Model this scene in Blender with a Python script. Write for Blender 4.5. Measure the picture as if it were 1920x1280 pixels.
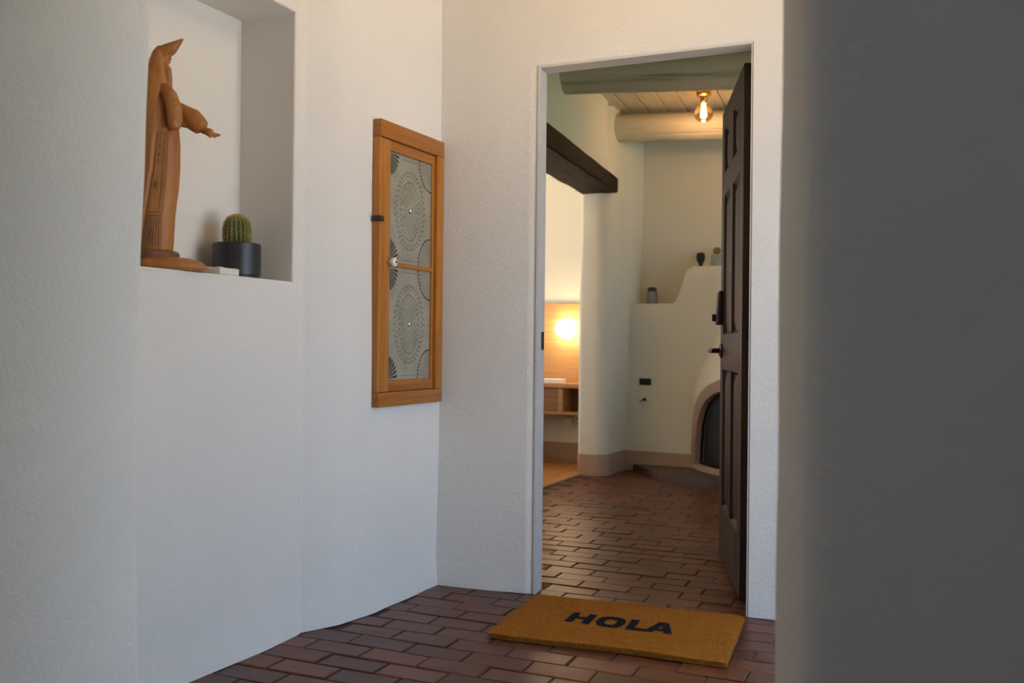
import bpy, bmesh, math, random
from mathutils import Vector, Matrix, noise
random.seed(7)
C = bpy.context.scene.collection
PI = math.pi
R = math.radians
for o in list(bpy.data.objects): bpy.data.objects.remove(o)

# ------------------------------------------------------------------ camera, sky, sun, exposure
scn = bpy.context.scene
YAW, ROLL, PITCH, EYE = R(25.0), R(0.6), R(0.16), 0.966
cd = bpy.data.cameras.new('camera'); cam = bpy.data.objects.new('camera', cd); C.objects.link(cam)
f0 = Vector((-math.sin(YAW), math.cos(YAW), 0)); r0 = Vector((math.cos(YAW), math.sin(YAW), 0))
fw = f0*math.cos(PITCH) + Vector((0, 0, 1))*math.sin(PITCH); u0 = r0.cross(fw)
rr = r0*math.cos(ROLL) + u0*math.sin(ROLL); uu = u0*math.cos(ROLL) - r0*math.sin(ROLL)
cam.matrix_world = Matrix(((rr.x, uu.x, -fw.x, 0), (rr.y, uu.y, -fw.y, 0), (rr.z, uu.z, -fw.z, EYE), (0, 0, 0, 1)))
cd.sensor_width = 36; cd.lens = 1750/1920*36; cd.clip_start = 0.05
cd.dof.use_dof = True; cd.dof.focus_distance = 3.2; cd.dof.aperture_fstop = 3.5
scn.camera = cam

w = bpy.data.worlds.new('sky'); scn.world = w; w.use_nodes = True
bg = w.node_tree.nodes['Background']
bg.inputs[0].default_value = (0.47, 0.68, 1.0, 1); bg.inputs[1].default_value = 1.7

sd = bpy.data.lights.new('sun', 'SUN'); sd.energy = 20.0; sd.color = (1, 0.92, 0.83); sd.angle = R(0.6)
sun = bpy.data.objects.new('sun', sd); C.objects.link(sun)
sun.rotation_euler = Vector((0.42, -0.12, -0.90)).to_track_quat('-Z', 'Y').to_euler()

def portal(name, loc, direction, sx, sy):
    l = bpy.data.lights.new(name, 'AREA'); l.shape = 'RECTANGLE'; l.size = sx; l.size_y = sy
    l.cycles.is_portal = True
    o = bpy.data.objects.new(name, l); C.objects.link(o); o.location = loc
    o.rotation_euler = Vector(direction).to_track_quat('-Z', 'Z' if abs(direction[2]) < .9 else 'Y').to_euler()
portal('portal_patio', (0.72, 2.3, 1.08), (-1, 0, 0), 1.75, 2.2)
portal('portal_window', (1.5, 3.42, 1.35), (0, 1, 0), 1.5, 1.6)
portal('portal_garden', (2.66, 5.4, 1.45), (-1, 0, 0), 2.2, 1.5)
portal('portal_entry', (-0.05, -2.42, 1.875), (0, 1, 0), 0.7, 1.05)
portal('portal_bedroom', (-5.42, 5.4, 1.4), (1, 0, 0), 2.8, 1.4)

vs = scn.view_settings
scn.display_settings.display_device = 'sRGB'
vs.view_transform = 'Standard'; vs.look = 'None'; vs.gamma = 1.0; vs.use_curve_mapping = False
vs.exposure = 1.2
BULB_W, GLOBE_EMIT, VEST_W = 2.0, 14, 2.6

# ------------------------------------------------------------------ materials
def nt(name):
    m = bpy.data.materials.new(name); m.use_nodes = True
    return m, m.node_tree, m.node_tree.nodes['Principled BSDF']
def ramp(t, fac, stops):
    r = t.nodes.new('ShaderNodeValToRGB'); e = r.color_ramp.elements
    while len(e) < len(stops): e.new(0.5)
    for k, (p, c) in enumerate(stops): e[k].position = p; e[k].color = (*c, 1)
    t.links.new(fac, r.inputs[0]); return r.outputs[0]
def coords(t, scale=(1, 1, 1), kind='Object', rot=(0, 0, 0)):
    tc = t.nodes.new('ShaderNodeTexCoord'); mp = t.nodes.new('ShaderNodeMapping')
    mp.inputs['Scale'].default_value = scale; mp.inputs['Rotation'].default_value = rot
    t.links.new(tc.outputs[kind], mp.inputs[0]); return mp.outputs[0]
def noise_tex(t, vec, scale, detail=4, rough=0.55, dist=0):
    n = t.nodes.new('ShaderNodeTexNoise'); n.inputs['Scale'].default_value = scale
    n.inputs['Detail'].default_value = detail; n.inputs['Roughness'].default_value = rough
    n.inputs['Distortion'].default_value = dist
    t.links.new(vec, n.inputs['Vector']); return n.outputs[0]
def bump(t, bs, heights, dist=0.003):
    prev = None
    for h, s in heights:
        b = t.nodes.new('ShaderNodeBump'); b.inputs['Strength'].default_value = s; b.inputs['Distance'].default_value = dist
        t.links.new(h, b.inputs['Height'])
        if prev: t.links.new(prev, b.inputs['Normal'])
        prev = b.outputs[0]
    t.links.new(prev, bs.inputs['Normal'])
def mix_random(t, col, amount=0.25):
    oi = t.nodes.new('ShaderNodeObjectInfo'); hs = t.nodes.new('ShaderNodeHueSaturation')
    mr = t.nodes.new('ShaderNodeMapRange'); mr.inputs[3].default_value = 1-amount; mr.inputs[4].default_value = 1+amount
    t.links.new(oi.outputs['Random'], mr.inputs[0]); t.links.new(mr.outputs[0], hs.inputs['Value']); t.links.new(col, hs.inputs['Color'])
    return hs.outputs[0]
def plaster(name, c, bumpy=0.45, scale=1.0):
    m, t, b = nt(name); v = coords(t)
    n1 = noise_tex(t, v, 1.6, 4); c1 = ramp(t, n1, [(0.3, tuple(x*0.95 for x in c)), (0.7, c)])
    t.links.new(c1, b.inputs['Base Color']); b.inputs['Roughness'].default_value = 0.85
    b.inputs['Specular IOR Level'].default_value = 0.25
    bump(t, b, [(noise_tex(t, v, 75*scale, 3, 0.6), bumpy*0.75), (noise_tex(t, v, 170*scale, 2), bumpy*0.6), (noise_tex(t, v, 9, 2), bumpy*0.6)], 0.006)
    return m
def wood(name, dark, light, grain_scale=(3, 40, 40), rough=0.5, bumpy=0.15, rnd=0.0, spec=0.4, rot=(0, 0, 0)):
    m, t, b = nt(name); v = coords(t, grain_scale, rot=rot)
    n = noise_tex(t, v, 1.0, 6, 0.65, 0.6); c = ramp(t, n, [(0.28, dark), (0.72, light)])
    if rnd: c = mix_random(t, c, rnd)
    t.links.new(c, b.inputs['Base Color']); b.inputs['Roughness'].default_value = rough
    b.inputs['Specular IOR Level'].default_value = spec
    bump(t, b, [(n, bumpy)], 0.003); return m
def plain(name, c, rough=0.5, metal=0.0, var=0.1, scale=30, bumpy=0.08, emit=None, spec=0.5):
    m, t, b = nt(name); v = coords(t); n = noise_tex(t, v, scale, 3)
    t.links.new(ramp(t, n, [(0.3, tuple(x*(1-var) for x in c)), (0.7, tuple(min(1, x*(1+var)) for x in c))]), b.inputs['Base Color'])
    b.inputs['Roughness'].default_value = rough; b.inputs['Metallic'].default_value = metal
    b.inputs['Specular IOR Level'].default_value = spec
    if emit: b.inputs['Emission Color'].default_value = (*emit[0], 1); b.inputs['Emission Strength'].default_value = emit[1]
    if bumpy: bump(t, b, [(n, bumpy)], 0.002)
    return m
M = {}
M['adobe'] = plaster('white_adobe', (0.80, 0.77, 0.71))
M['adobe_in'] = plaster('warm_lit_adobe', (0.78, 0.74, 0.60), 0.25)  # same white plaster, with the rooms' warm light put into its colour
M['soffit'] = plaster('niche_plaster', (0.80, 0.765, 0.70), 0.15)
M['band'] = plaster('clay_wash_band', (0.42, 0.29, 0.205), 0.15)
M['jamb'] = plain('white_jamb_paint', (0.62, 0.60, 0.57), 0.5, var=0.04)
M['pine'] = wood('honey_pine', (0.34, 0.115, 0.012), (0.55, 0.215, 0.03), (60, 60, 3), 0.35, 0.06, spec=0.5)
M['ceiling_pine'] = wood('pale_pine_ceiling', (0.50, 0.36, 0.19), (0.62, 0.46, 0.26), (30, 2, 30), 0.6, 0.1)
M['pine_h'] = wood('honey_pine_rail', (0.27, 0.09, 0.012), (0.46, 0.17, 0.025), (60, 3, 60), 0.35, 0.06, spec=0.5)
M['dark_oak'] = wood('dark_stained_oak', (0.017, 0.0075, 0.0028), (0.058, 0.027, 0.011), (50, 50, 2.5), 0.5, 0.12, spec=0.18)
M['lintel'] = wood('hewn_dark_timber', (0.007, 0.005, 0.003), (0.036, 0.020, 0.012), (14, 2.5, 14), 0.75, 0.6, spec=0.15)
M['viga'] = wood('cream_painted_log', (0.50, 0.45, 0.34), (0.66, 0.60, 0.47), (0.8, 9, 9), 0.65, 0.5)
M['plank'] = wood('whitewashed_plank', (0.50, 0.46, 0.36), (0.66, 0.61, 0.49), (25, 1.5, 25), 0.6, 0.2, 0.06)
M['carved'] = wood('carved_cedar', (0.30, 0.105, 0.022), (0.50, 0.21, 0.055), (26, 26, 3), 0.5, 0.25)
M['carved_dark'] = wood('carved_cedar_dark', (0.12, 0.05, 0.02), (0.24, 0.10, 0.04), (20, 20, 20), 0.5, 0.2)
M['oak_panel'] = wood('bamboo_panel', (0.42, 0.20, 0.065), (0.62, 0.34, 0.13), (1.3, 30, 55), 0.5, 0.06)
M['shelf_wood'] = wood('shelf_oak', (0.34, 0.16, 0.05), (0.52, 0.27, 0.10), (2, 30, 30), 0.45, 0.06)
M['shelf_dark'] = wood('shelf_inside', (0.19, 0.085, 0.028), (0.30, 0.14, 0.05), (2, 30, 30), 0.5, 0.06)
M['bed_floor'] = wood('orange_floor_board', (0.36, 0.14, 0.03), (0.54, 0.25, 0.07), (25, 1.5, 25), 0.42, 0.06, 0.12)
M['black_metal'] = plain('oiled_bronze', (0.018, 0.016, 0.016), 0.38, 0.6, 0.2)
M['black_matte'] = plain('black_matte', (0.016, 0.016, 0.017), 0.6)
M['black_pot'] = plain('charcoal_glazed_pot', (0.030, 0.031, 0.036), 0.38, var=0.2, scale=50)
M['porcelain'] = plain('white_porcelain', (0.80, 0.79, 0.76), 0.2, var=0.02)
M['white_plastic'] = plain('white_plastic', (0.75, 0.72, 0.66), 0.4, var=0.03)
M['paper'] = plain('white_paper', (0.85, 0.83, 0.80), 0.7, var=0.03)
M['grey_glaze'] = plain('speckled_grey_glaze', (0.27, 0.27, 0.255), 0.5, var=0.25, scale=180)
M['lid'] = plain('dark_wood_lid', (0.025, 0.018, 0.012), 0.45)
M['stone'] = plain('white_limestone', (0.72, 0.69, 0.64), 0.8, var=0.12, scale=60, bumpy=0.5)
M['soil'] = plain('potting_gravel', (0.10, 0.07, 0.05), 0.9, var=0.5, scale=200, bumpy=0.8)
M['hearth'] = plain('hearth_brick_wash', (0.085, 0.052, 0.040), 0.6, var=0.25, scale=14, bumpy=0.3)
M['mortar'] = plain('sand_joint', (0.06, 0.033, 0.024), 0.95, var=0.3, scale=80, bumpy=0.5)
M['patio'] = plain('pale_concrete', (0.54, 0.51, 0.48), 0.9, var=0.1, scale=6)
M['grass'] = plain('garden_grass', (0.12, 0.17, 0.06), 0.9, var=0.4, scale=3)
M['filament'] = plain('hot_filament', (1, .8, .5), 0.5, emit=((1.0, 0.52, 0.18), 160))
M['globe'] = plain('opal_globe', (0.9, 0.85, 0.75), 0.4, emit=((1.0, 0.78, 0.50), GLOBE_EMIT))
M['opal'] = plain('added_lamp_shade', (0.9, 0.85, 0.75), 0.4, emit=((1.0, 0.74, 0.42), 6))
M['brass'] = plain('aged_brass', (0.45, 0.27, 0.10), 0.35, 0.9)
M['dark_glass'] = plain('smoked_screen', (0.016, 0.017, 0.013), 0.6, var=0.3, scale=20)
M['window_frame'] = plain('white_window_paint', (0.7, 0.7, 0.68), 0.5)

def tin():
    m, t, b = nt('punched_tin'); v = coords(t)
    n = noise_tex(t, v, 14, 4)
    t.links.new(ramp(t, n, [(0.3, (0.33, 0.315, 0.24)), (0.7, (0.44, 0.42, 0.33))]), b.inputs['Base Color'])
    b.inputs['Metallic'].default_value = 0.35; b.inputs['Roughness'].default_value = 0.42
    bump(t, b, [(n, 0.15)], 0.003); return m
M['tin'] = tin()
M['tin_dark'] = plain('tin_punch_shadow', (0.055, 0.055, 0.048), 0.45, 0.4)
M['tin_mid'] = plain('tin_emboss', (0.275, 0.26, 0.20), 0.4, 0.4)
M['silver'] = plain('polished_boss', (0.75, 0.74, 0.70), 0.15, 1.0, 0.03)
def brick_mat():
    m, t, b = nt('saltillo_brick'); v = coords(t); n = noise_tex(t, v, 22, 5, 0.65)
    tc2 = t.nodes.new('ShaderNodeTexCoord')
    c = ramp(t, n, [(0.25, (0.074, 0.022, 0.010)), (0.55, (0.124, 0.037, 0.016)), (0.8, (0.165, 0.060, 0.028))])
    c = mix_random(t, c, 0.32)
    g = t.nodes.new('ShaderNodeNewGeometry'); big = noise_tex(t, g.outputs['Position'], 2.3, 3)
    mx = t.nodes.new('ShaderNodeMix'); mx.data_type = 'RGBA'
    t.links.new(ramp(t, big, [(0.5, (0, 0, 0)), (0.75, (0.45, 0.45, 0.45))]), mx.inputs[0])
    t.links.new(c, mx.inputs[6]); mx.inputs[7].default_value = (0.105, 0.057, 0.040, 1)
    t.links.new(mx.outputs[2], b.inputs['Base Color'])
    t.links.new(ramp(t, n, [(0.2, (0.27,)*3), (0.8, (0.42,)*3)]), b.inputs['Roughness'])
    b.inputs['Specular IOR Level'].default_value = 0.33
    bump(t, b, [(n, 0.10), (noise_tex(t, v, 160, 2), 0.16)], 0.004); return m
M['brick'] = brick_mat()
def coir_mat(name, a, b_):
    m, t, b = nt(name); v = coords(t); n = noise_tex(t, v, 160, 4, 0.7)
    t.links.new(ramp(t, n, [(0.3, a), (0.7, b_)]), b.inputs['Base Color'])
    b.inputs['Roughness'].default_value = 0.95; b.inputs['Specular IOR Level'].default_value = 0.1
    bump(t, b, [(n, 0.8)], 0.004); return m
M['coir'] = coir_mat('coir', (0.30, 0.105, 0.012), (0.50, 0.20, 0.03))
M['coir_ink'] = coir_mat('coir_ink', (0.008, 0.009, 0.012), (0.022, 0.022, 0.026))
def cactus_mat():
    m, t, b = nt('cactus_skin'); v = coords(t); n = noise_tex(t, v, 60, 3)
    t.links.new(ramp(t, n, [(0.3, (0.045, 0.075, 0.014)), (0.7, (0.10, 0.14, 0.03))]), b.inputs['Base Color'])
    b.inputs['Roughness'].default_value = 0.55; return m
M['cactus'] = cactus_mat()
M['spine'] = plain('golden_spine', (0.62, 0.42, 0.13), 0.5, bumpy=0)
M['amber_cactus'] = plain('amber_cactus', (0.28, 0.15, 0.03), 0.6, var=0.4, scale=90)
def glass(name, c, rough=0.03, trans=1.0):
    m, t, b = nt(name); n = noise_tex(t, coords(t), 30, 2)
    t.links.new(ramp(t, n, [(0.2, tuple(x*0.97 for x in c)), (0.8, c)]), b.inputs['Base Color'])
    b.inputs['Transmission Weight'].default_value = trans; b.inputs['Roughness'].default_value = rough
    b.inputs['IOR'].default_value = 1.45; return m
M['amber_glass'] = glass('amber_glass', (1.0, 0.70, 0.33))
M['clear_glass'] = glass('window_glass', (1, 1, 1))
M['green_glaze'] = plain('celadon_ribbed_glaze', (0.33, 0.38, 0.32), 0.3, var=0.15, scale=20)

# ------------------------------------------------------------------ helpers
def smooth(me, ang=35):
    for p in me.polygons: p.use_smooth = True
    me.set_sharp_from_angle(angle=R(ang))
def obj(name, bm, m, parent=None, ang=35, loc=None, rz=None):
    me = bpy.data.meshes.new(name); bmesh.ops.recalc_face_normals(bm, faces=bm.faces); bm.to_mesh(me); bm.free()
    for x in (m if isinstance(m, (list, tuple)) else [m]): me.materials.append(x)
    smooth(me, ang)
    o = bpy.data.objects.new(name, me); C.objects.link(o)
    if parent: o.parent = parent
    if loc: o.location = loc
    if rz is not None: o.rotation_euler = (0, 0, rz)
    return o
def struct(o): o['kind'] = 'structure'; return o
def tag(o, label, cat, group=None):
    o['label'] = label; o['category'] = cat
    if group: o['group'] = group
    return o
def empty(name, loc=(0, 0, 0), rz=0):
    o = bpy.data.objects.new(name, None); C.objects.link(o); o.location = loc; o.rotation_euler = (0, 0, rz)
    o.empty_display_size = 0.05; return o
def thing(name, label, cat, loc=(0, 0, 0), rz=0, group=None): return tag(empty(name, loc, rz), label, cat, group)
def box(bm, x0, x1, y0, y1, z0, z1, bev=0.0, seg=2, mi=0):
    vs_ = [bm.verts.new(p) for p in ((x0, y0, z0), (x1, y0, z0), (x1, y1, z0), (x0, y1, z0), (x0, y0, z1), (x1, y0, z1), (x1, y1, z1), (x0, y1, z1))]
    fs = [bm.faces.new([vs_[i] for i in q]) for q in ((0, 3, 2, 1), (4, 5, 6, 7), (0, 1, 5, 4), (1, 2, 6, 5), (2, 3, 7, 6), (3, 0, 4, 7))]
    for f in fs: f.material_index = mi
    if bev:
        es = list({e for f in fs for e in f.edges})
        bmesh.ops.bevel(bm, geom=es, offset=bev, segments=seg, affect='EDGES', profile=0.5, material=mi)
def boxm(*a, **k): bm = bmesh.new(); box(bm, *a, **k); return bm
def lathe(bm, prof, n=32, center=(0, 0), caps=True, fn=None):
    rings = []
    for (r, z) in prof:
        ring = []
        for k in range(n):
            a = 2*PI*k/n; q = r*(fn(a, z) if fn else 1)
            ring.append(bm.verts.new((center[0]+q*math.cos(a), center[1]+q*math.sin(a), z)))
        rings.append(ring)
    for a, b in zip(rings, rings[1:]):
        for k in range(n): bm.faces.new((a[k], a[(k+1) % n], b[(k+1) % n], b[k]))
    if caps:
        if prof[0][0] > 1e-4: bm.faces.new(rings[0][::-1])
        if prof[-1][0] > 1e-4: bm.faces.new(rings[-1])
    return rings
def tube(bm, pts, radii, n=12, mi=0):
    pts = [Vector(p) for p in pts]; rings = []; ref = None
    for i, p in enumerate(pts):
        d = (pts[min(i+1, len(pts)-1)]-pts[max(i-1, 0)]).normalized()
        if ref is None: ref = d.orthogonal().normalized()
        a = (ref - d*ref.dot(d)).normalized(); ref = a; b = d.cross(a); r = radii[i] if isinstance(radii, (list, tuple)) else radii
        ra, rb = r if isinstance(r, tuple) else (r, r)
        rings.append([bm.verts.new(p+a*ra*math.cos(2*PI*k/n)+b*rb*math.sin(2*PI*k/n)) for k in range(n)])
    for x, y in zip(rings, rings[1:]):
        for k in range(n):
            f = bm.faces.new((x[k], x[(k+1) % n], y[(k+1) % n], y[k])); f.material_index = mi
    bm.faces.new(rings[0][::-1]).material_index = mi; bm.faces.new(rings[-1]).material_index = mi
def blob(bm, c, r, sub=3, rot=None):
    m = Matrix.Translation(c) @ (rot.to_4x4() if rot else Matrix()) @ Matrix.Diagonal((*r, 1))
    bmesh.ops.create_icosphere(bm, subdivisions=sub, radius=1, matrix=m)
def prism(bm, pts, z0, z1, mi=0):
    lo = [bm.verts.new((x, y, z0)) for x, y in pts]; hi = [bm.verts.new((x, y, z1)) for x, y in pts]; n = len(pts)
    bm.faces.new(lo[::-1]).material_index = mi; bm.faces.new(hi).material_index = mi
    for k in range(n): bm.faces.new((lo[k], lo[(k+1) % n], hi[(k+1) % n], hi[k])).material_index = mi
def grid(bm, us, vs_, fn, skip=None):
    g = [[bm.verts.new(fn(u, v)) for v in vs_] for u in us]
    for i in range(len(us)-1):
        for j in range(len(vs_)-1):
            if skip and skip((us[i]+us[i+1])/2, (vs_[j]+vs_[j+1])/2): continue
            bm.faces.new((g[i][j], g[i+1][j], g[i+1][j+1], g[i][j+1]))
    bmesh.ops.delete(bm, geom=[v for v in bm.verts if not v.link_faces], context='VERTS')
def lin(a, b, step):
    n = max(1, int(round((b-a)/step))); return [a+(b-a)*k/n for k in range(n+1)]
def breaks(*bs, step=0.06):
    out = [bs[0]]
    for a, b in zip(bs, bs[1:]): out += lin(a, b, step)[1:]
    return out
def interp(pts, x):
    if x <= pts[0][0]: return pts[0][1]
    for (a, p), (b, q) in zip(pts, pts[1:]):
        if x <= b:
            t = (x-a)/(b-a); t = t*t*(3-2*t); return p+(q-p)*t
    return pts[-1][1]
def sstep(a, b, x):
    t = min(1, max(0, (x-a)/(b-a))); return t*t*(3-2*t)
def nz(a, b, s=1.0, seed=0): return noise.noise(Vector((a*s, b*s, seed*7.3)))
def remesh(bm, voxel, smooth_it=2):
    me = bpy.data.meshes.new('tmp'); bm.to_mesh(me); bm.free()
    o = bpy.data.objects.new('tmp', me); C.objects.link(o)
    md = o.modifiers.new('r', 'REMESH'); md.mode = 'VOXEL'; md.voxel_size = voxel
    if smooth_it:
        s = o.modifiers.new('s', 'SMOOTH'); s.iterations = smooth_it; s.factor = 0.5
    dg = bpy.context.evaluated_depsgraph_get(); e = o.evaluated_get(dg)
    out = bmesh.new(); out.from_mesh(e.to_mesh()); e.to_mesh_clear()
    bpy.data.objects.remove(o); bpy.data.meshes.remove(me); return out

# ================================================================== ENTRY VESTIBULE
# ---- left wall with its niche
NY0, NY1, NZ0, NZ1, ND, NR = 1.52, 2.461, 1.163, 2.045, 0.226, 0.008
WL = [(1.2, -1.95), (1.8, -1.942), (2.46, -1.940), (2.505, -1.939), (2.68, -1.886), (2.85, -1.857), (3.07, -1.852), (3.40, -1.848)]
def wl_x(y, z):
    x = interp(WL, y)
    far = 1-max(sstep(NY1+0.10, NY1+0.02, y), 0)
    wave = 0.010*nz(y, z, 1.7, 1)*far + 0.010*nz(y, 0, 5, 2)*sstep(0.25, 0, z) + 0.012*sstep(0.10, 0, z)
    groove = -0.007*math.exp(-((y-2.520)/0.014)**2)
    return x + wave + groove
bm = bmesh.new()
us = breaks(1.2, NY0-NR, NY1+NR, 2.50, 2.506, 2.514, 2.522, 2.535, 2.55, 3.40, step=0.035); zs = breaks(0, NZ0-NR, NZ1+NR, 2.6, step=0.05)
grid(bm, us, zs, lambda u, v: (wl_x(u, v), u, v), lambda u, v: NY0-NR < u < NY1+NR and NZ0-NR < v < NZ1+NR)
n_front = len(bm.faces)
loops = []
xf = -1.940
prof = [(NR*(1-math.sin(a)), NR*(1-math.cos(a))) for a in (0, PI/8, PI/4, 3*PI/8, PI/2)] + [(0, ND)]
for o_, d_ in prof:
    loops.append([bm.verts.new((xf-d_, y, z)) for y, z in ((NY0-o_, NZ0-o_), (NY1+o_, NZ0-o_), (NY1+o_, NZ1+o_), (NY0-o_, NZ1+o_))])
for a, b in zip(loops, loops[1:]):
    for k in range(4): bm.faces.new((a[k], a[(k+1) % 4], b[(k+1) % 4], b[k]))
bm.faces.new(loops[-1])
bm.faces.ensure_lookup_table()
for f in bm.faces[n_front:]: f.material_index = 1
box(bm, -2.45, -2.20, 1.2, 3.40, 0, 2.6)
struct(obj('wall_left', bm, [M['adobe'], M['soffit']], ang=40))

# ---- door wall
DA = Vector((-1.85, 3.272, 0)); DD = Vector((1.305, 0.122, 0)).normalized(); DN = Vector((-DD.y, DD.x, 0))
SL, SR = 0.416, 1.211
def hz(s): return 2.036 + 0.016*(s-SL)/(SR-SL)
def dw(s, z, d): return DA + DD*s + DN*d + Vector((0, 0, z))
bm = bmesh.new()
O1 = 0.042
us = breaks(-0.12, SL-O1, SR+O1, 2.75, step=0.05); zs = breaks(0, 2.044+O1, 2.6, step=0.05)
def dwf(u, v):
    m = 1 - sstep(0.12, 0.03, max(SL-O1-u, u-SR-O1, v-2.044-O1))
    return dw(u, v, -0.008*nz(u, v, 1.8, 5)*m - 0.008*sstep(0.09, 0, v)*m)
grid(bm, us, zs, dwf, lambda u, v: SL-O1 < u < SR+O1 and v < 2.044+O1)
loops = []
for o_, d_ in ((O1, 0), (0.034, 0.0015), (0.026, 0.005), (0.018, 0.009), (0.010, 0.012), (0.004, 0.020), (0.004, 0.088), (0.02, 0.10), (0.22, 0.32)):
    first = o_ == O1
    orr = o_ if first else min(o_, .008) if d_ < .05 else o_*.6      # the right side stays flush up to the frame
    dr_ = d_ if d_ > .05 else max(0, d_-.012)
    loops.append([bm.verts.new(dw(SL-o_, 0, d_)), bm.verts.new(dw(SL-o_, 2.044+O1 if first else hz(SL)+o_, d_)),
                  bm.verts.new(dw(SR+orr, 2.044+O1 if first else hz(SR)+o_, dr_)), bm.verts.new(dw(SR+orr, 0, dr_))])
for a, b in zip(loops, loops[1:]):
    for k in range(3): bm.faces.new((a[k], a[k+1], b[k+1], b[k]))
# room side of the wall
def quad(bm, *p): return bm.faces.new([bm.verts.new(q) for q in p])
d_ = 0.32
quad(bm, dw(-0.7, 0, d_), dw(SL-.22, 0, d_), dw(SL-.22, 2.9, d_), dw(-0.7, 2.9, d_))
quad(bm, dw(SR+.132, 0, d_), dw(2.2, 0, d_), dw(2.2, 2.9, d_), dw(SR+.132, 2.9, d_))
quad(bm, dw(SL-.22, 2.25, d_), dw(SR+.132, 2.26, d_), dw(SR+.132, 2.9, d_), dw(SL-.22, 2.9, d_))
struct(obj('wall_back', bm, M['adobe'], ang=50))
# white door frame
bm = bmesh.new()
fr = [(0.010, 0.013), (0.009, 0.003), (0.0, 0.003), (0.0, 0.088), (0.03, 0.088)]
lp = [[bm.verts.new(dw(s, z, d if s < SR-.1 else max(d, .002))) for s, z in ((SL-o_, 0), (SL-o_, hz(SL)+o_), (SR+o_*.5, hz(SR)+o_), (SR+o_*.5, 0))] for o_, d in fr]
for a, b in zip(lp, lp[1:]):
    for k in range(3): bm.faces.new((a[k], a[k+1], b[k+1], b[k]))
frame = struct(obj('trim_1', bm, M['jamb'], ang=30))
p = dw(SL+0.001, 0.98, 0.062)
obj('strike_plate', boxm(-0.001, 0.002, -0.014, 0.014, -0.035, 0.035, bev=0.001, seg=1), M['black_metal'], frame, loc=p, rz=math.atan2(DD.y, DD.x))

# ---- pier of the entry passage, on the left
PL = [(1.436, -1.95), (1.434, -1.60), (1.433, -1.520), (1.429, -1.509), (1.420, -1.505), (1.40, -1.500), (1.34, -1.486), (1.25, -1.462), (1.12, -1.430), (1.0, -1.405), (0.8, -1.378), (0.5, -1.362), (0.0, -1.36), (-1.0, -1.36), (-2.4, -1.36)]
PEDGE = [(0, .016), (.27, .011), (.57, .001), (.85, -.004), (.97, 0), (1.13, .005), (1.36, .015), (1.61, .022), (2.6, .05)]
bm = bmesh.new(); zs = lin(0, 2.6, 0.05)
def pier(i, z):
    y, x = PL[int(i)]
    return (x - 0.0155*sstep(-1.7, -1.55, x) + interp(PEDGE, z)*sstep(-1.7, -1.5, x) + 0.006*nz(y, z, 2.5, 9)*(1 if i > 4 else 0), y, z)
grid(bm, list(range(len(PL))), zs, pier)
quad(bm, (-1.95, 1.436, 0), (-1.95, 1.436, 2.6), (-1.95, -2.4, 2.6), (-1.95, -2.4, 0))
struct(obj('wall_left', bm, M['adobe'], ang=60))

# ---- near wall on the right with its rounded end
bm = bmesh.new()
NC, FC2 = Vector((-0.143, 1.09)), Vector((-0.226, 1.40))      # near and far corner of the splayed reveal
def rounded(p, q, r_, m=6):       # corner q between p and r_, as a quadratic curve
    return [((1-t)**2*p[0]+2*t*(1-t)*q[0]+t*t*r_[0], (1-t)**2*p[1]+2*t*(1-t)*q[1]+t*t*r_[1]) for t in [k/m for k in range(m+1)]]
dR = (NC-FC2).normalized()
prof = [(0.9, 1.44), (0.0, 1.44)] + rounded((-.17, 1.44), (FC2.x-.004, 1.44), tuple(FC2+dR*.03)) + [tuple(FC2+dR*k*.06+Vector((-.001, 0))*k) for k in (1, 2, 3)] + \
       rounded(tuple(NC-dR*.035), tuple(NC), (NC.x+.035, 1.088)) + [(-0.08, 1.090), (-0.02, 1.095), (0.05, 1.103), (0.12, 1.115), (0.20, 1.13), (0.30, 1.15), (0.9, 1.20)]
zs = lin(0, 2.6, 0.05)
grid(bm, list(range(len(prof))), zs, lambda i, z: (prof[int(i)][0]+0.004*nz(i*.1, z, 2.5, 3), prof[int(i)][1]+0.006*nz(prof[int(i)][0], z, 4, 4), z))
struct(obj('wall_right', bm, M['adobe'], ang=60))

# ---- rest of the vestibule and passage (outside the frame)
bm = bmesh.new()
box(bm, 0.60, 0.85, 1.1, 1.45, 0, 2.6); box(bm, 0.60, 0.85, 3.15, 3.62, 0, 2.6); box(bm, 0.60, 0.85, 1.45, 3.15, 2.15, 2.6)
box(bm, 0.85, 1.05, -2.4, 1.2, 0, 2.6)
struct(obj('wall_right', bm, M['adobe']))
bm = bmesh.new()
box(bm, -1.6, -0.4, -2.6, -2.4, 0, 2.6); box(bm, 0.3, 1.05, -2.6, -2.4, 0, 2.6); box(bm, -0.4, 0.3, -2.6, -2.4, 2.4, 2.6); box(bm, -0.4, 0.3, -2.6, -2.4, 0, 1.35)
struct(obj('wall_front', bm, M['adobe']))
struct(obj('ceiling', boxm(-2.6, 0.95, -2.7, 3.42, 2.55, 2.75), M['ceiling_pine']))

vc = [o for o in bpy.data.objects if o.name == 'ceiling'][0]
bm = bmesh.new(); lathe(bm, [(.07, 2.551), (.07, 2.53), (.055, 2.52), (.06, 2.46), (.03, 2.42), (0, 2.415)], 24, caps=False)
obj('added_ceiling_lamp', bm, M['opal'], vc, loc=(-0.95, 2.55, 0))
vl = bpy.data.lights.new('added_warm_light', 'POINT'); vl.energy = VEST_W; vl.color = (1.0, 0.74, 0.42); vl.shadow_soft_size = 0.07  # unseen lamp, added to warm the upper walls
vlo = bpy.data.objects.new('added_warm_light', vl); C.objects.link(vlo); vlo.location = (-0.95, 2.55, 2.33)

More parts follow.
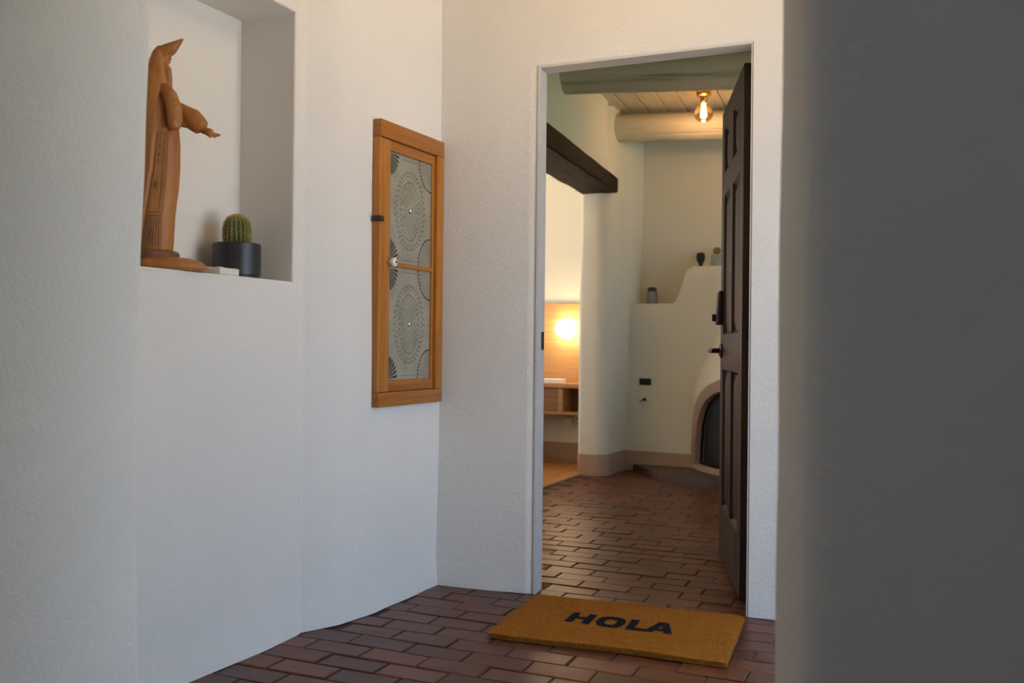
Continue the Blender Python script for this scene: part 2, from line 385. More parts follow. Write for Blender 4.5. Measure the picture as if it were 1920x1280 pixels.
# ================================================================== FLOOR, brick by brick
floor = struct(obj('floor', boxm(-2.50, 2.6, -2.6, 7.6, -0.12, -0.005), M['mortar']))
struct(obj('ground', boxm(0.86, 14, -14, 3.38, -0.14, -0.02), M['patio']))
struct(obj('ground', boxm(-8, 0.86, -14, -2.6, -0.14, -0.02), M['patio']))
struct(obj('ground', boxm(-18, -5.4, -2.6, 14, -0.14, -0.02), M['patio']))
def brick_mesh(k):
    rnd = random.Random(k); L, W = 0.1003+rnd.uniform(-.0012, .0005), 0.0480+rnd.uniform(-.0009, .0004); c = 0.0028+rnd.uniform(0, .0022)
    bm = bmesh.new()
    tz = [rnd.uniform(-.0015, .0015) for _ in range(4)]
    j = lambda: rnd.uniform(-.0012, .0012)
    out = [(-L, -W), (L, -W), (L, W), (-L, W)]
    lo = [bm.verts.new((x, y, -0.03)) for x, y in out]
    md = [bm.verts.new((x+j(), y+j(), -0.003+t)) for (x, y), t in zip(out, tz)]
    hi = [bm.verts.new((x-math.copysign(c, x), y-math.copysign(c, y), t)) for (x, y), t in zip(out, tz)]
    bm.faces.new(hi)
    for k in range(4):
        q = (k+1) % 4; bm.faces.new((lo[k], lo[q], md[q], md[k])); bm.faces.new((md[k], md[q], hi[q], hi[k]))
    me = bpy.data.meshes.new('brick'); bmesh.ops.recalc_face_normals(bm, faces=bm.faces); bm.to_mesh(me); bm.free()
    me.materials.append(M['brick']); return me
BM = [brick_mesh(k) for k in range(8)]
BA = R(1.6); bx_, by_ = Vector((math.cos(BA), math.sin(BA), 0)), Vector((-math.sin(BA), math.cos(BA), 0))
PIT_X, PIT_Y = 0.2035, 0.0985
B0 = Vector((-1.329, 2.708, 0))     # lower end of one joint
rnd = random.Random(3); near, far = [], []
for row in range(-18, 48):
    off = (0.5 if row % 2 else 0.0) + rnd.uniform(-0.12, 0.12)
    for c in range(-14, 22):
        p = B0 + bx_*((c+off+0.5)*PIT_X) + by_*((row+0.5)*PIT_Y)
        x, y = p.x, p.y
        if y < 3.36:
            if x < interp(WL, y)-0.05 or x > 0.75 or y < 0.9: continue
            if y > 3.272+(x+1.85)*0.0935-0.02 and not (-1.46 < x < -0.62): continue
        else:
            if x < -2.37 or x > 2.3 or y > 7.05: continue
            if y < 3.75 and not (-1.62-(y-3.4) < x < -0.4): continue
        dep = y*math.cos(YAW) - x*math.sin(YAW); px = 960+1750*(x*math.cos(YAW)+y*math.sin(YAW))/dep
        vis = (330 < px < 1475 and dep > 2.45) if y < 3.4 else 1005 < px < 1362
        (near if vis else far).append((dep, p, rnd.randrange(8), rnd.random() < 0.5))
near.sort(key=lambda q: q[0])
keep, rest = near[:300], near[300:]+far
for dep, p, k, flip in keep:
    o = bpy.data.objects.new('brick', BM[k]); C.objects.link(o); o.parent = floor
    o.location = (p.x, p.y, rnd.uniform(-.002, .0015)); o.rotation_euler = (rnd.uniform(-.006, .006), rnd.uniform(-.004, .004), BA+rnd.uniform(-.008, .008)+(PI if flip else 0))
bm = bmesh.new()
for dep, p, k, flip in rest:
    n0 = len(bm.verts); bm.from_mesh(BM[k]); bm.verts.ensure_lookup_table()
    bmesh.ops.transform(bm, verts=bm.verts[n0:], matrix=Matrix.Translation((p.x, p.y, rnd.uniform(-.002, .001))) @ Matrix.Rotation(BA+(PI if flip else 0), 4, 'Z'))
o = obj('brick_paving', bm, M['brick'], floor); o['kind'] = 'stuff'

# ================================================================== INNER ROOM SHELL
def aw_x(y): return -2.25 - 0.0875*(y-6.5) - 0.08*sstep(6.46, 6.58, y)
ZC = 2.74
# wall with the archway: upper part along its whole length, the rounded column, the return to the back wall
bm = bmesh.new()
ys = lin(3.4, 7.4, 0.08)
def slabx(bm, ys, z0, z1, th=0.24):
    a = [[bm.verts.new((aw_x(y)+0.012*nz(y, z, 1.5, 8), y, z)) for z in lin(z0, z1, 0.08)] for y in ys]
    b = [[bm.verts.new((aw_x(y)-th, y, z)) for z in (z0, z1)] for y in ys]
    for i in range(len(ys)-1):
        for j in range(len(a[0])-1): bm.faces.new((a[i][j], a[i+1][j], a[i+1][j+1], a[i][j+1]))
        bm.faces.new((b[i][0], b[i][1], b[i+1][1], b[i+1][0])); bm.faces.new((a[i][0], b[i][0], b[i+1][0], a[i+1][0]))
slabx(bm, ys, 2.13, 2.9)
# column: rounded end of the wall
def col_outline(z):
    y0 = 6.50 + 0.02*sstep(1.2, 2.06, z); out = []
    xl, xr, rl, rb = -2.492, -2.262+0.012*nz(0, z, 2, 3), 0.04, 0.105
    out.append((xl, 7.4)); 
    for k in range(7): a = PI + k*PI/12; out.append((xl+rl+rl*math.cos(a), y0+rl+rl*math.sin(a)))
    for k in range(11): a = 1.5*PI + k*PI/20; out.append((xr-rb+rb*math.cos(a), y0+rb+rb*math.sin(a)))
    out += [(xr, 6.75), (xr+0.004, 6.85), (xr+0.014, 6.93), (xr+0.03, 6.975), (xr+0.04, 7.4)]
    return out
zs = lin(0, 2.9, 0.1)
rows = [[bm.verts.new((x, y, z)) for x, y in col_outline(min(z, 2.06))] for z in zs]
for a, b in zip(rows, rows[1:]):
    if a[0].co.z > 2.07: pass
    for k in range(len(a)-1): bm.faces.new((a[k], a[k+1], b[k+1], b[k]))
struct(obj('wall_left', bm, M['adobe_in'], ang=50))
# painted clay band on the column
bm = bmesh.new()
def band(bm, pts, z0, z1, off=0.005):
    P = [Vector((x, y, 0)) for x, y in pts]; o_ = []
    for i, p in enumerate(P):
        d = (P[min(i+1, len(P)-1)]-P[max(i-1, 0)]).normalized(); o_.append(p + Vector((d.y, -d.x, 0))*off)
    r = [[bm.verts.new((q.x, q.y, z)) for q in o_] for z in (z0, z1-0.004)] + [[bm.verts.new((q.x-0.5*(q.x-p.x), q.y-0.5*(q.y-p.y), z1)) for q, p in zip(o_, P)]] + [[bm.verts.new((p.x, p.y, z1)) for p in P]]
    for a, b in zip(r, r[1:]):
        for k in range(len(P)-1): bm.faces.new((a[k], a[k+1], b[k+1], b[k]))
band(bm, col_outline(0.1), 0, 0.158)
struct(obj('baseboard_left', bm, M['band'], ang=50))

# back wall: upper wall, then the low bench wall with its sloped step
struct(obj('wall_back', boxm(-2.45, 2.6, 7.24, 7.45, 0, 2.9), M['adobe_in']))
def bench_y(x): return 6.955 + 0.03*(x+1.9)
top = [(-2.3, 1.290), (-1.90, 1.288), (-1.885, 1.293), (-1.872, 1.31), (-1.855, 1.345), (-1.835, 1.40), (-1.812, 1.48), (-1.80, 1.52), (-1.78, 1.55), (-1.745, 1.566), (-1.70, 1.568), (-0.3, 1.568)]
def top_z(x):
    for (a, p), (b, q) in zip(top, top[1:]):
        if x <= b: return p+(q-p)*(x-a)/(b-a)
    return top[-1][1]
bm = bmesh.new()
xs = sorted({round(x, 4) for x in [p[0] for p in top]+lin(-2.3, -0.3, 0.05)})
gz = lin(0, 1, 0.05); er = 0.012
def fr_pt(x, t):
    z = t*(top_z(x)-er); return (x, bench_y(x)+0.006*nz(x, z, 3, 2)*(1 if t < 0.9 else 0), z)
g = [[bm.verts.new(fr_pt(x, t)) for t in gz] + [bm.verts.new((x, bench_y(x)+er*(1-math.cos(a)), top_z(x)-er+er*math.sin(a))) for a in (PI/8, PI/4, 3*PI/8, PI/2)] + [bm.verts.new((x, 7.26, top_z(x)))] for x in xs]
for a, b in zip(g, g[1:]):
    for j in range(len(a)-1): bm.faces.new((a[j], b[j], b[j+1], a[j+1]))
struct(obj('wall_back', bm, M['adobe_in'], ang=50))
bm = bmesh.new(); band(bm, [(x, bench_y(x)) for x in lin(-2.26, -1.72, 0.06)], 0, 0.152)
struct(obj('baseboard_back', bm, M['band'], ang=50))
bm = bmesh.new()
box(bm, 2.4, 2.6, 3.4, 4.3, 0, 2.9); box(bm, 2.4, 2.6, 6.5, 7.45, 0, 2.9); box(bm, 2.4, 2.6, 4.3, 6.5, 0, .7); box(bm, 2.4, 2.6, 4.3, 6.5, 2.2, 2.9)
struct(obj('wall_right', bm, M['adobe_in']))
struct(obj('lawn', boxm(2.61, 16, 3.39, 16, -0.14, -0.02), M['grass']))
# front wall of the room right of the entrance, with the window that lights the room
bm = bmesh.new()
box(bm, 0.34, 0.75, 3.48, 3.72, 0, 2.9); box(bm, 2.25, 2.6, 3.48, 3.72, 0, 2.9); box(bm, 0.75, 2.25, 3.48, 3.72, 0, 0.55); box(bm, 0.75, 2.25, 3.48, 3.72, 2.15, 2.9)
struct(obj('wall_front', bm, M['adobe_in']))
win = struct(empty('window_1', (1.5, 3.6, 0.55)))
bm = bmesh.new()
for x0, x1, z0, z1 in ((-.75, -.70, 0, 1.6), (.70, .75, 0, 1.6), (-.70, .70, 0, .05), (-.70, .70, 1.55, 1.6), (-.025, .025, .05, 1.55)): box(bm, x0, x1, -.03, .03, z0, z1, bev=.004, seg=1)
obj('window_frame', bm, M['window_frame'], win)
for x0, x1 in ((-.70, -.025), (.025, .70)): obj('pane', boxm(x0, x1, -.003, .003, .05, 1.55), M['clear_glass'], win)

# ---- plank ceiling: every board is a piece
BR = R(5.5)
ceil2 = struct(obj('ceiling', boxm(-2.5, 2.6, 3.45, 7.45, ZC+0.035, ZC+0.2), M['plank']))
PW = 0.142
ca, sa = math.cos(BR), math.sin(BR)
pbm = bmesh.new(); box(pbm, -PW/2+.0035, PW/2-.0035, -2.15, 2.15, 0, 0.03, bev=.004, seg=1)
pme = bpy.data.meshes.new('plank'); pbm.to_mesh(pme); pbm.free(); pme.materials.append(M['plank'])
for k in range(-16, 26):
    cx, cy = -0.3+k*PW*ca, 5.42+k*PW*sa*0.2
    if cx < -2.35 or cx > 2.45: continue
    o = bpy.data.objects.new('plank', pme); C.objects.link(o); o.parent = ceil2
    o.location = (cx, cy, ZC+random.uniform(-.001, .002)); o.rotation_euler = (0, 0, BR)

# ---- log beams
def log(label, x0, y0, z0, ang, drop, L, r, seed):
    bm = bmesh.new(); n, m_ = 80, 70
    rings = []
    for i in range(m_+1):
        s = L*i/m_; ring = []
        for k in range(n):
            a = 2*PI*k/n
            q = r*(1+0.05*nz(s*0.9, math.cos(a)*1.2, 1, seed)+0.02*nz(math.cos(a)*2, math.sin(a)*2+s*.25, 1, seed+3))
            for (ca_, wd, dp, s0, s1) in cracks[seed]:
                da = (a-ca_-0.06*math.sin(s*3+seed)+PI) % (2*PI)-PI
                q -= dp*math.exp(-(da/wd)**2)*sstep(s0, s0+.15, s)*sstep(s1, s1-.15, s)
            ring.append(bm.verts.new((s, q*math.cos(a), q*math.sin(a))))
        rings.append(ring)
    for a, b in zip(rings, rings[1:]):
        for k in range(n): bm.faces.new((a[k], a[(k+1) % n], b[(k+1) % n], b[k]))
    bm.faces.new(rings[0][::-1]); bm.faces.new(rings[-1])
    o = obj('log_beam', bm, M['viga'], ang=60); o.location = (x0, y0, z0)
    o.rotation_euler = (0, R(drop), R(ang)); return tag(o, label, 'beam')
cracks = {1: [(PI*1.20, .05, .022, 0, 1.3), (PI*1.13, .05, .022, 0.55, 3.5)], 2: [(PI*1.06, .04, .007, .1, .9), (PI*1.24, .04, .009, 0.05, 1.2), (PI*1.17, .04, .007, .7, 1.8)]}
log('cream painted log ceiling beam nearest the doorway, with a long split', -2.36, 5.28, 2.62, 14, 0.6, 4.9, 0.112, 1)
log('cream painted log ceiling beam beyond the bulb, close to the back wall', -2.40, 6.70, 2.606, 9, 1.4, 4.8, 0.106, 2)

# ---- dark hewn lintel over the archway
bm = bmesh.new()
L = 3.25; n = 40
rows = []
def D(s): return -0.016*s
for i in range(n+1):
    s = -L+L*i/n
    e = 0.035*sstep(-0.05, 0, s)
    def j(k): return 0.006*nz(s, k, 4, 6)
    rows.append([bm.verts.new(p) for p in ((-.265+j(1), s, 0+j(2)-D(s)), (-.012+j(3), s, 0+j(4)-D(s)), (0+j(3), s, .012+j(4)-D(s)), (0+j(5), s, .100+j(6)), (-.03+j(5), s, .126+j(6)), (-.265+j(7), s, .126+j(8)))])
for a, b in zip(rows, rows[1:]):
    for k in range(6): bm.faces.new((a[k], a[(k+1) % 6], b[(k+1) % 6], b[k]))
bm.faces.new(rows[0]); bm.faces.new(rows[-1][::-1])
bmesh.ops.bevel(bm, geom=[e for e in bm.edges if e.verts[0] in rows[-1] and e.verts[1] in rows[-1]], offset=0.02, segments=2, affect='EDGES')
lin_o = obj('lintel_beam', bm, M['lintel'], ang=30, loc=(-2.212, 6.58, 2.090), rz=R(6.3))
tag(lin_o, 'dark rough-hewn timber lintel spanning the archway onto the white column', 'beam')

# ================================================================== BEDROOM BEYOND THE ARCH
BY = 7.215
struct(obj('wall_back', boxm(-5.2, -2.40, BY, BY+0.2, 0, 2.9), M['adobe_in']))
bm = bmesh.new()
box(bm, -5.4, -5.2, 3.4, 4.0, 0, 2.9); box(bm, -5.4, -5.2, 6.8, 7.4, 0, 2.9); box(bm, -5.4, -5.2, 4.0, 6.8, 0, 0.7); box(bm, -5.4, -5.2, 4.0, 6.8, 2.1, 2.9)
struct(obj('wall_left', bm, M['adobe_in']))
struct(obj('wall_front', boxm(-5.4, -2.3, 3.4, 3.6, 0, 2.9), M['adobe_in']))
struct(obj('ceiling', boxm(-5.4, -2.45, 3.4, 7.4, 2.62, 2.8), M['adobe_in']))
bm = bmesh.new(); band(bm, [(x, BY) for x in lin(-5.2, -2.48, 0.3)], 0, 0.155)
struct(obj('baseboard_back', bm, M['band']))
fl2 = struct(obj('floor', boxm(-5.2, -2.47, 3.6, 7.25, -0.12, -0.016), M['mortar']))
for k in range(22):
    x1 = -2.505-k*0.12
    obj('floor_board', boxm(x1-.118, x1, 3.6, 7.22, -.015, 0.0, bev=.002, seg=1), M['bed_floor'], fl2)
struct(obj('trim_2', boxm(-2.505, -2.465, 3.7, 6.52, -.015, .006, bev=.003, seg=1), M['shelf_wood'], rz=0))

# bamboo headboard panel
hb = tag(obj('headboard', boxm(-4.6, -2.55, BY-.028, BY-.002, .40, 1.305, bev=.002, seg=1), M['oak_panel']), 'tall honey bamboo headboard panel on the bedroom wall behind the globe lamp', 'headboard')
# floating night shelf
ns = thing('night_shelf', 'floating oak night shelf with an open cubby under the round lamp', 'shelf', (-2.80, BY-.028, .405))
obj('shelf_top', boxm(-.40, .25, -.26, 0, .215, .25, bev=.003, seg=1), M['shelf_wood'], ns)
obj('bottom_board', boxm(-.40, .25, -.235, 0, 0, .022, bev=.002, seg=1), M['shelf_wood'], ns)
obj('drawer_front', boxm(-.398, -.03, -.235, -.215, .022, .215, bev=.002, seg=1), M['shelf_dark'], ns)
obj('divider', boxm(-.03, .012, -.236, 0, .022, .215, bev=.002, seg=1), M['shelf_wood'], ns)
obj('side_board', boxm(.23, .25, -.235, 0, .022, .215, bev=.002, seg=1), M['shelf_wood'], ns)
obj('back_board', boxm(-.398, .25, -.012, 0, .022, .215), M['shelf_dark'], ns)  # darker wood: the cubby's shade is put into the colour
# book
bk = thing('book', 'white closed book lying on the oak night shelf', 'book', (-2.90, BY-.175, .6555), R(6))
obj('cover', boxm(-.085, .085, -.06, .06, 0, .005, bev=.001, seg=1), M['paper'], bk)
obj('page_block', boxm(-.08, .083, -.056, .056, .005, .025), M['paper'], bk)
obj('cover', boxm(-.085, .085, -.06, .06, .025, .030, bev=.001, seg=1), M['paper'], bk)
# globe wall lamp
gl = thing('globe_lamp', 'round opal glass wall lamp glowing on the bamboo panel', 'lamp', (-2.822, BY-.03, 1.096))
bm = bmesh.new(); lathe(bm, [(.045, 0), (.045, .015), (.03, .022), (.03, .03)], 24)
bmesh.ops.rotate(bm, verts=bm.verts, matrix=Matrix.Rotation(R(90), 3, 'X')); obj('mount', bm, M['brass'], gl)
bm = bmesh.new(); bmesh.ops.create_uvsphere(bm, u_segments=32, v_segments=16, radius=.080, matrix=Matrix.Translation((0, -.105, 0)))
obj('globe', bm, M['globe'], gl)
# outlet and plug
ou = thing('power_outlet', 'white wall outlet box with a plug under the night shelf', 'outlet', (-2.80, BY, .33))
obj('plate', boxm(-.055, .085, -.012, 0, -.045, .045, bev=.003), M['white_plastic'], ou)
obj('plug', boxm(-.05, .01, -.06, -.012, -.03, .035, bev=.006), M['white_plastic'], ou)
for dx in (.035, .062):
    for dz in (-.02, .015): obj('socket_slot', boxm(dx, dx+.008, -.0135, -.011, dz, dz+.016), M['black_matte'], ou)
# low bed frame just showing past the jamb
bf = thing('bed_frame', 'end of a low reddish wooden bed frame beside the door jamb', 'bed', (-3.04, 7.05, 0))
obj('rail', boxm(-1.49, 0, -.06, 0, .20, .375, bev=.006), M['shelf_dark'], bf)
obj('rail', boxm(-.06, 0, -1.6, -.06, .20, .375, bev=.006), M['shelf_dark'], bf)
obj('mattress', boxm(-1.5, -.16, -1.55, -.05, .30, .50, bev=.05, seg=4), M['paper'], bf)
obj('rail', boxm(-1.55, -1.49, -1.6, 0, .20, .375, bev=.006), M['shelf_dark'], bf); obj('leg', boxm(-1.55, -1.49, -1.55, -1.49, 0, .20, bev=.004), M['shelf_dark'], bf); obj('leg', boxm(-1.55, -1.49, -.1, -.04, 0, .20, bev=.004), M['shelf_dark'], bf)
obj('leg', boxm(-.10, -.04, -.10, -.04, 0, .20, bev=.004), M['shelf_dark'], bf)
obj('leg', boxm(-.10, -.04, -1.55, -1.49, 0, .20, bev=.004), M['shelf_dark'], bf)

# ================================================================== FIREPLACE
FC = Vector((-.70, 7.50, 0))
def fR(z): return 1.165 - 0.20*sstep(.55, 1.25, z) - .10*sstep(1.1, 1.57, z)
A0 = math.atan2(6.94-7.5, -1.73+.70)
def fpt(t, z, off=0.0):
    a = A0 + t/1.165; r = fR(z)+off
    return Vector((FC.x+r*math.cos(a), FC.y+r*math.sin(a), z))
TC = 0.455
inn = [(.040, .085), (.055, .20), (.085, .366), (.120, .435), (.16, .492), (.205, .538), (.25, .572), (.32, .612), (.40, .642), (TC, .650)]
out_ = [(-.028, .045), (-.022, .20), (-.012, .356), (.010, .445), (.040, .515), (.095, .582), (.16, .634), (.25, .686), (.37, .725), (TC, .734)]
mir = lambda L_: L_ + [(2*TC-t, z) for t, z in L_[-2::-1]]
inn, out_ = mir(inn), mir(out_)
def inside(poly, x, y):
    c = False
    for (x1, y1), (x2, y2) in zip(poly, poly[1:]+poly[:1]):
        if (y1 > y) != (y2 > y) and x < (x2-x1)*(y-y1)/(y2-y1)+x1: c = not c
    return c
mid = [((a+c)/2, (b+d)/2) for (a, b), (c, d) in zip(inn, out_)]
fp = thing('fireplace', 'rounded white adobe corner fireplace with an arched mouth behind the open door', 'fireplace', (FC.x, FC.y, 0))
shift = Matrix.Translation(-FC)
def fobj(name, bm, m, ang=50): bmesh.ops.transform(bm, verts=bm.verts, matrix=shift); return obj(name, bm, m, fp, ang)
bm = bmesh.new()
ts = lin(-.9, 1.6, 0.025); zs = lin(0, 1.568, 0.028)
grid(bm, ts, zs, lambda t, z: fpt(t, z, 0.004*nz(t, z, 3, 4)-(.012*(1-math.cos(PI/2*sstep(1.53, 1.568, z))))), lambda t, z: inside(mid, t, z))
cap = [bm.verts.new(fpt(t, 1.568, -.012)) for t in ts]; bm.faces.new(cap)
fobj('body', bm, M['adobe_in'])
bm = bmesh.new()
prof = lambda i: [fpt(*out_[i], -.01), fpt(*out_[i], .006), fpt(*((out_[i][k]*.85+inn[i][k]*.15) for k in (0, 1)), .013), fpt(*((out_[i][k]*.2+inn[i][k]*.8) for k in (0, 1)), .013), fpt(*inn[i], .006), fpt(*inn[i], -.16)]
rows = [[bm.verts.new(p) for p in prof(i)] for i in range(len(inn))]
for a, b in zip(rows, rows[1:]):
    for k in range(5): bm.faces.new((a[k], a[k+1], b[k+1], b[k]))
sillT = lin(-.028, 2*TC+.028, .05)
grid(bm, sillT, [0, 1, 2, 3], lambda t, k: fpt(t, (.0, .085, .088, .088)[int(k)], (.013, .013, .006, -.16)[int(k)]))
fobj('arch_surround', bm, M['band'])
bm = bmesh.new()
ins = [(TC+(t-TC)*.93, .10+(z-.085)*.955) for t, z in inn]; ins2 = [(TC+(t-TC)*.985, .088+(z-.085)*.99) for t, z in inn]
r1 = [[bm.verts.new(p) for p in (fpt(*b, -.05), fpt(*b, -.035), fpt(*a, -.035), fpt(*a, -.05))] for a, b in zip(ins, ins2)]
r1.append([bm.verts.new(v.co) for v in r1[0]])
for a, b in zip(r1[:-1], r1[1:-1]):
    for k in range(3): bm.faces.new((a[k], a[k+1], b[k+1], b[k]))
grid(bm, lin(.05, 2*TC-.05, .05), [0, 1, 2], lambda t, k: fpt(t, (.088, .088, .112)[int(k)], (-.05, -.035, -.035)[int(k)]))
fobj('screen_frame', bm, M['black_metal'])
bm = bmesh.new(); c0 = [bm.verts.new(fpt(t, z, -.055)) for t, z in ins]
base = [bm.verts.new(fpt(t, .095, -.055)) for t, z in ins]
for k in range(len(ins)-1): bm.faces.new((base[k], base[k+1], c0[k+1], c0[k]))
fobj('fire_screen', bm, M['dark_glass'])
# hearth step
hp = [(-2.19, 6.935), (-2.172, 6.92), (-2.15, 6.88), (-2.09, 6.80), (-2.0, 6.70), (-1.9, 6.555), (-1.783, 6.428), (-1.67, 6.345), (-1.555, 6.285), (-1.37, 6.246), (-1.1, 6.20), (-.8, 6.17), (-.5, 6.17)]
hp += [tuple(fpt(t, 0, .02)[:2]) for t in lin(1.30, 0.0, .13)] + [(-1.76, 6.935)]
bm = bmesh.new(); prism(bm, hp, -.003, .052)
bmesh.ops.bevel(bm, geom=[e for e in bm.edges if e.verts[0].co.z > .04 and e.verts[1].co.z > .04], offset=.008, segments=2, affect='EDGES')
fobj('hearth', bm, M['hearth'], 30)['label'] = 'low curved brown brick hearth step'

# wall fittings above the band
sw = thing('wall_plate', 'small black rectangular wall plate above the round valve rosette', 'wall plate', (-2.105, bench_y(-2.1), .687), R(1.7))
obj('plate', boxm(-.046, .046, -.009, .004, -.026, .026, bev=.003), M['black_matte'], sw)
obj('insert', boxm(-.028, .028, -.012, -.006, -.014, .014, bev=.002, seg=1), M['black_metal'], sw)
gv = thing('gas_valve', 'round white wall rosette with a small black key below the wall plate', 'valve', (-2.105, bench_y(-2.1), .553), R(1.7))
bm = bmesh.new(); lathe(bm, [(.062, 0), (.060, .004), (.035, .009), (.012, .011)], 28); bmesh.ops.rotate(bm, verts=bm.verts, matrix=Matrix.Rotation(R(90), 3, 'X'))
obj('rosette', bm, M['adobe_in'], gv)
bm = bmesh.new(); tube(bm, [(0, 0, 0), (0, -.03, 0)], .011); tube(bm, [(0, -.026, 0), (-.03, -.03, -.018)], .004, 8); tube(bm, [(0, -.026, 0), (.02, -.03, -.012)], .003, 8); obj('key', bm, M['black_metal'], gv)

# ornaments on the ledges
jr = thing('lidded_jar', 'grey speckled jar with a dark lid on the lower ledge', 'jar', (-2.10, 7.09, 1.290))
bm = bmesh.new(); lathe(bm, [(.040, 0), (.044, .004), (.0445, .05), (.043, .085), (.036, .098)], 28); obj('body', bm, M['grey_glaze'], jr)
bm = bmesh.new(); lathe(bm, [(.0365, .098), (.037, .102), (.034, .120), (.026, .131), (.0, .133)], 28, caps=False); obj('lid', bm, M['lid'], jr)
vb = bmesh.new(); lathe(vb, [(.022, 0), (.0225, .004), (.014, .017), (.016, .030), (.026, .050), (.0315, .072), (.0315, .088), (.029, .104), (.022, .115), (0, .119)], 28, caps=False, fn=lambda a, z: 1+(.05*math.cos(2*a) if z > .03 else 0))
tag(obj('vase', vb, M['black_matte'], loc=(-1.725, 7.12, 1.568)), 'small black rounded vase on the upper chimney ledge', 'vase')
gp = thing('ribbed_planter', 'pale green ribbed planter with an amber cactus by the door edge', 'planter', (-1.60, 7.12, 1.568))
bm = bmesh.new(); lathe(bm, [(.040, 0), (.043, .004), (.043, .100), (.039, .100), (.037, .085), (0, .085)], 48, caps=False, fn=lambda a, z: 1+.03*math.cos(12*a)); obj('pot', bm, M['green_glaze'], gp)
bm = bmesh.new(); lathe(bm, [(.012, .085), (.012, .10), (.026, .108), (.030, .125), (.026, .143), (.012, .153), (0, .155)], 24, caps=False, fn=lambda a, z: 1+.06*math.cos(10*a)); obj('cactus', bm, M['amber_cactus'], gp)

# bare bulb ceiling light
bl = thing('ceiling_bulb', 'bare globe filament bulb in a brass socket under the plank ceiling', 'lamp', (-1.545, 6.42, ZC-.026))
bm = bmesh.new(); lathe(bm, [(.050, .026), (.052, -.008), (.044, -.016), (.026, -.020), (.024, -.05), (.020, -.056)], 28); obj('socket', bm, M['brass'], bl)
bm = bmesh.new(); lathe(bm, [(.018, -.05), (.020, -.06), (.032, -.072), (.055, -.095), (.066, -.125), (.064, -.152), (.050, -.178), (.026, -.193), (0, -.197)], 32, caps=False); obj('glass', bm, M['amber_glass'], bl)
bm = bmesh.new()
for k in range(8):
    a = k*PI/4; tube(bm, [(.006*math.cos(a), .006*math.sin(a), -.090), (.014*math.cos(a+.2), .014*math.sin(a+.2), -.150)], .0013, 6)
obj('filament', bm, M['filament'], bl)
pl = bpy.data.lights.new('bulb_light', 'POINT'); pl.energy = BULB_W; pl.color = (1.0, 0.62, 0.30); pl.shadow_soft_size = 0.03
plo = bpy.data.objects.new('bulb_light', pl); C.objects.link(plo); plo.parent = bl; plo.location = (0, 0, -.225)

# ================================================================== THE OPEN ENTRANCE DOOR
dd0 = Vector((-.705, 3.571, 0)); dt = Vector((-.309, .951, 0)).normalized()
# local axes: +x along the leaf away from the hinge, +y towards the seen face (left), z up
dr = struct(empty('door_1', (dd0.x, dd0.y, 0.006), math.atan2(dt.y, dt.x)))
DL, DH, TH = 0.805, 2.035, 0.044
zr = [0, .24, .855, 1.015, 1.64, 1.745, 1.945, DH]
def dpart(name, x0, x1, z0, z1, y0=-TH, y1=0, bev=.002, m='dark_oak'): return obj(name, boxm(x0, x1, y0, y1, z0, z1, bev=bev, seg=1), M[m], dr)
xsd = [0, .110, .362, .448, .695, DL]
dpart('stile', xsd[0], xsd[1], 0, DH); dpart('stile', xsd[4], xsd[5], 0, DH)
for z0, z1 in ((zr[0], zr[1]), (zr[2], zr[3]), (zr[4], zr[5]), (zr[6], zr[7])): dpart('rail', xsd[1], xsd[4], z0, z1)
for z0, z1 in ((zr[1], zr[2]), (zr[3], zr[4]), (zr[5], zr[6])):
    dpart('stile', xsd[2], xsd[3], z0, z1)
    for x0, x1 in ((xsd[1], xsd[2]), (xsd[3], xsd[4])):
        bm = bmesh.new()
        def ring(d, y): return [bm.verts.new(p) for p in ((x0+d, y, z0+d), (x1-d, y, z0+d), (x1-d, y, z1-d), (x0+d, y, z1-d))]
        for s_ in (1, -1):
            c_ = -TH/2; L_ = [ring(0, c_+s_*.018), ring(.012, c_+s_*.006), ring(.018, c_+s_*.006), ring(.048, c_+s_*.015)]
            for a, b in zip(L_, L_[1:]):
                for k in range(4): bm.faces.new((a[k], a[(k+1) % 4], b[(k+1) % 4], b[k]))
            bm.faces.new(L_[-1])
        obj('panel', bm, M['dark_oak'], dr, 25)
# keypad lock
kp = obj('keypad_lock', boxm(-.034, .034, 0, .030, -.078, .078, bev=.011, seg=3), M['black_matte'], dr, loc=(.738, 0, 1.135))
for v in kp.data.vertices:
    if v.co.z > 0: v.co.y *= 1-.35*v.co.z/.078
bm = bmesh.new(); tube(bm, [(0, .028, 0), (0, .036, 0)], .017, 16); box(bm, -.004, .004, .034, .046, -.016, .016, bev=.002, seg=1); obj('thumb_turn', bm, M['black_metal'], kp, loc=(0, 0, -.045))
# lever handle
lh = obj('lever_handle', (lambda b_: (tube(b_, [(0, 0, 0), (0, .007, 0), (0, .014, 0)], [.033, .033, .02], 24), tube(b_, [(0, .012, 0), (0, .050, 0)], .0115, 14), b_)[-1])(bmesh.new()), M['black_metal'], dr, loc=(.738, 0, .940))
bm = bmesh.new(); tube(bm, [(.010, .052, 0), (-.03, .053, 0), (-.09, .052, 0), (-.118, .050, 0)], [(.011, .011), (.010, .011), (.008, .010), (.007, .009)], 14); obj('lever', bm, M['black_metal'], lh)
for z in (.22, 1.02, 1.82):
    bm = bmesh.new(); tube(bm, [(-.004, -TH-.004, z-.05), (-.004, -TH-.004, z+.05)], .007, 12); box(bm, -.002, 0, -TH, -.008, z-.05, z+.05); obj('hinge', bm, M['black_metal'], dr)

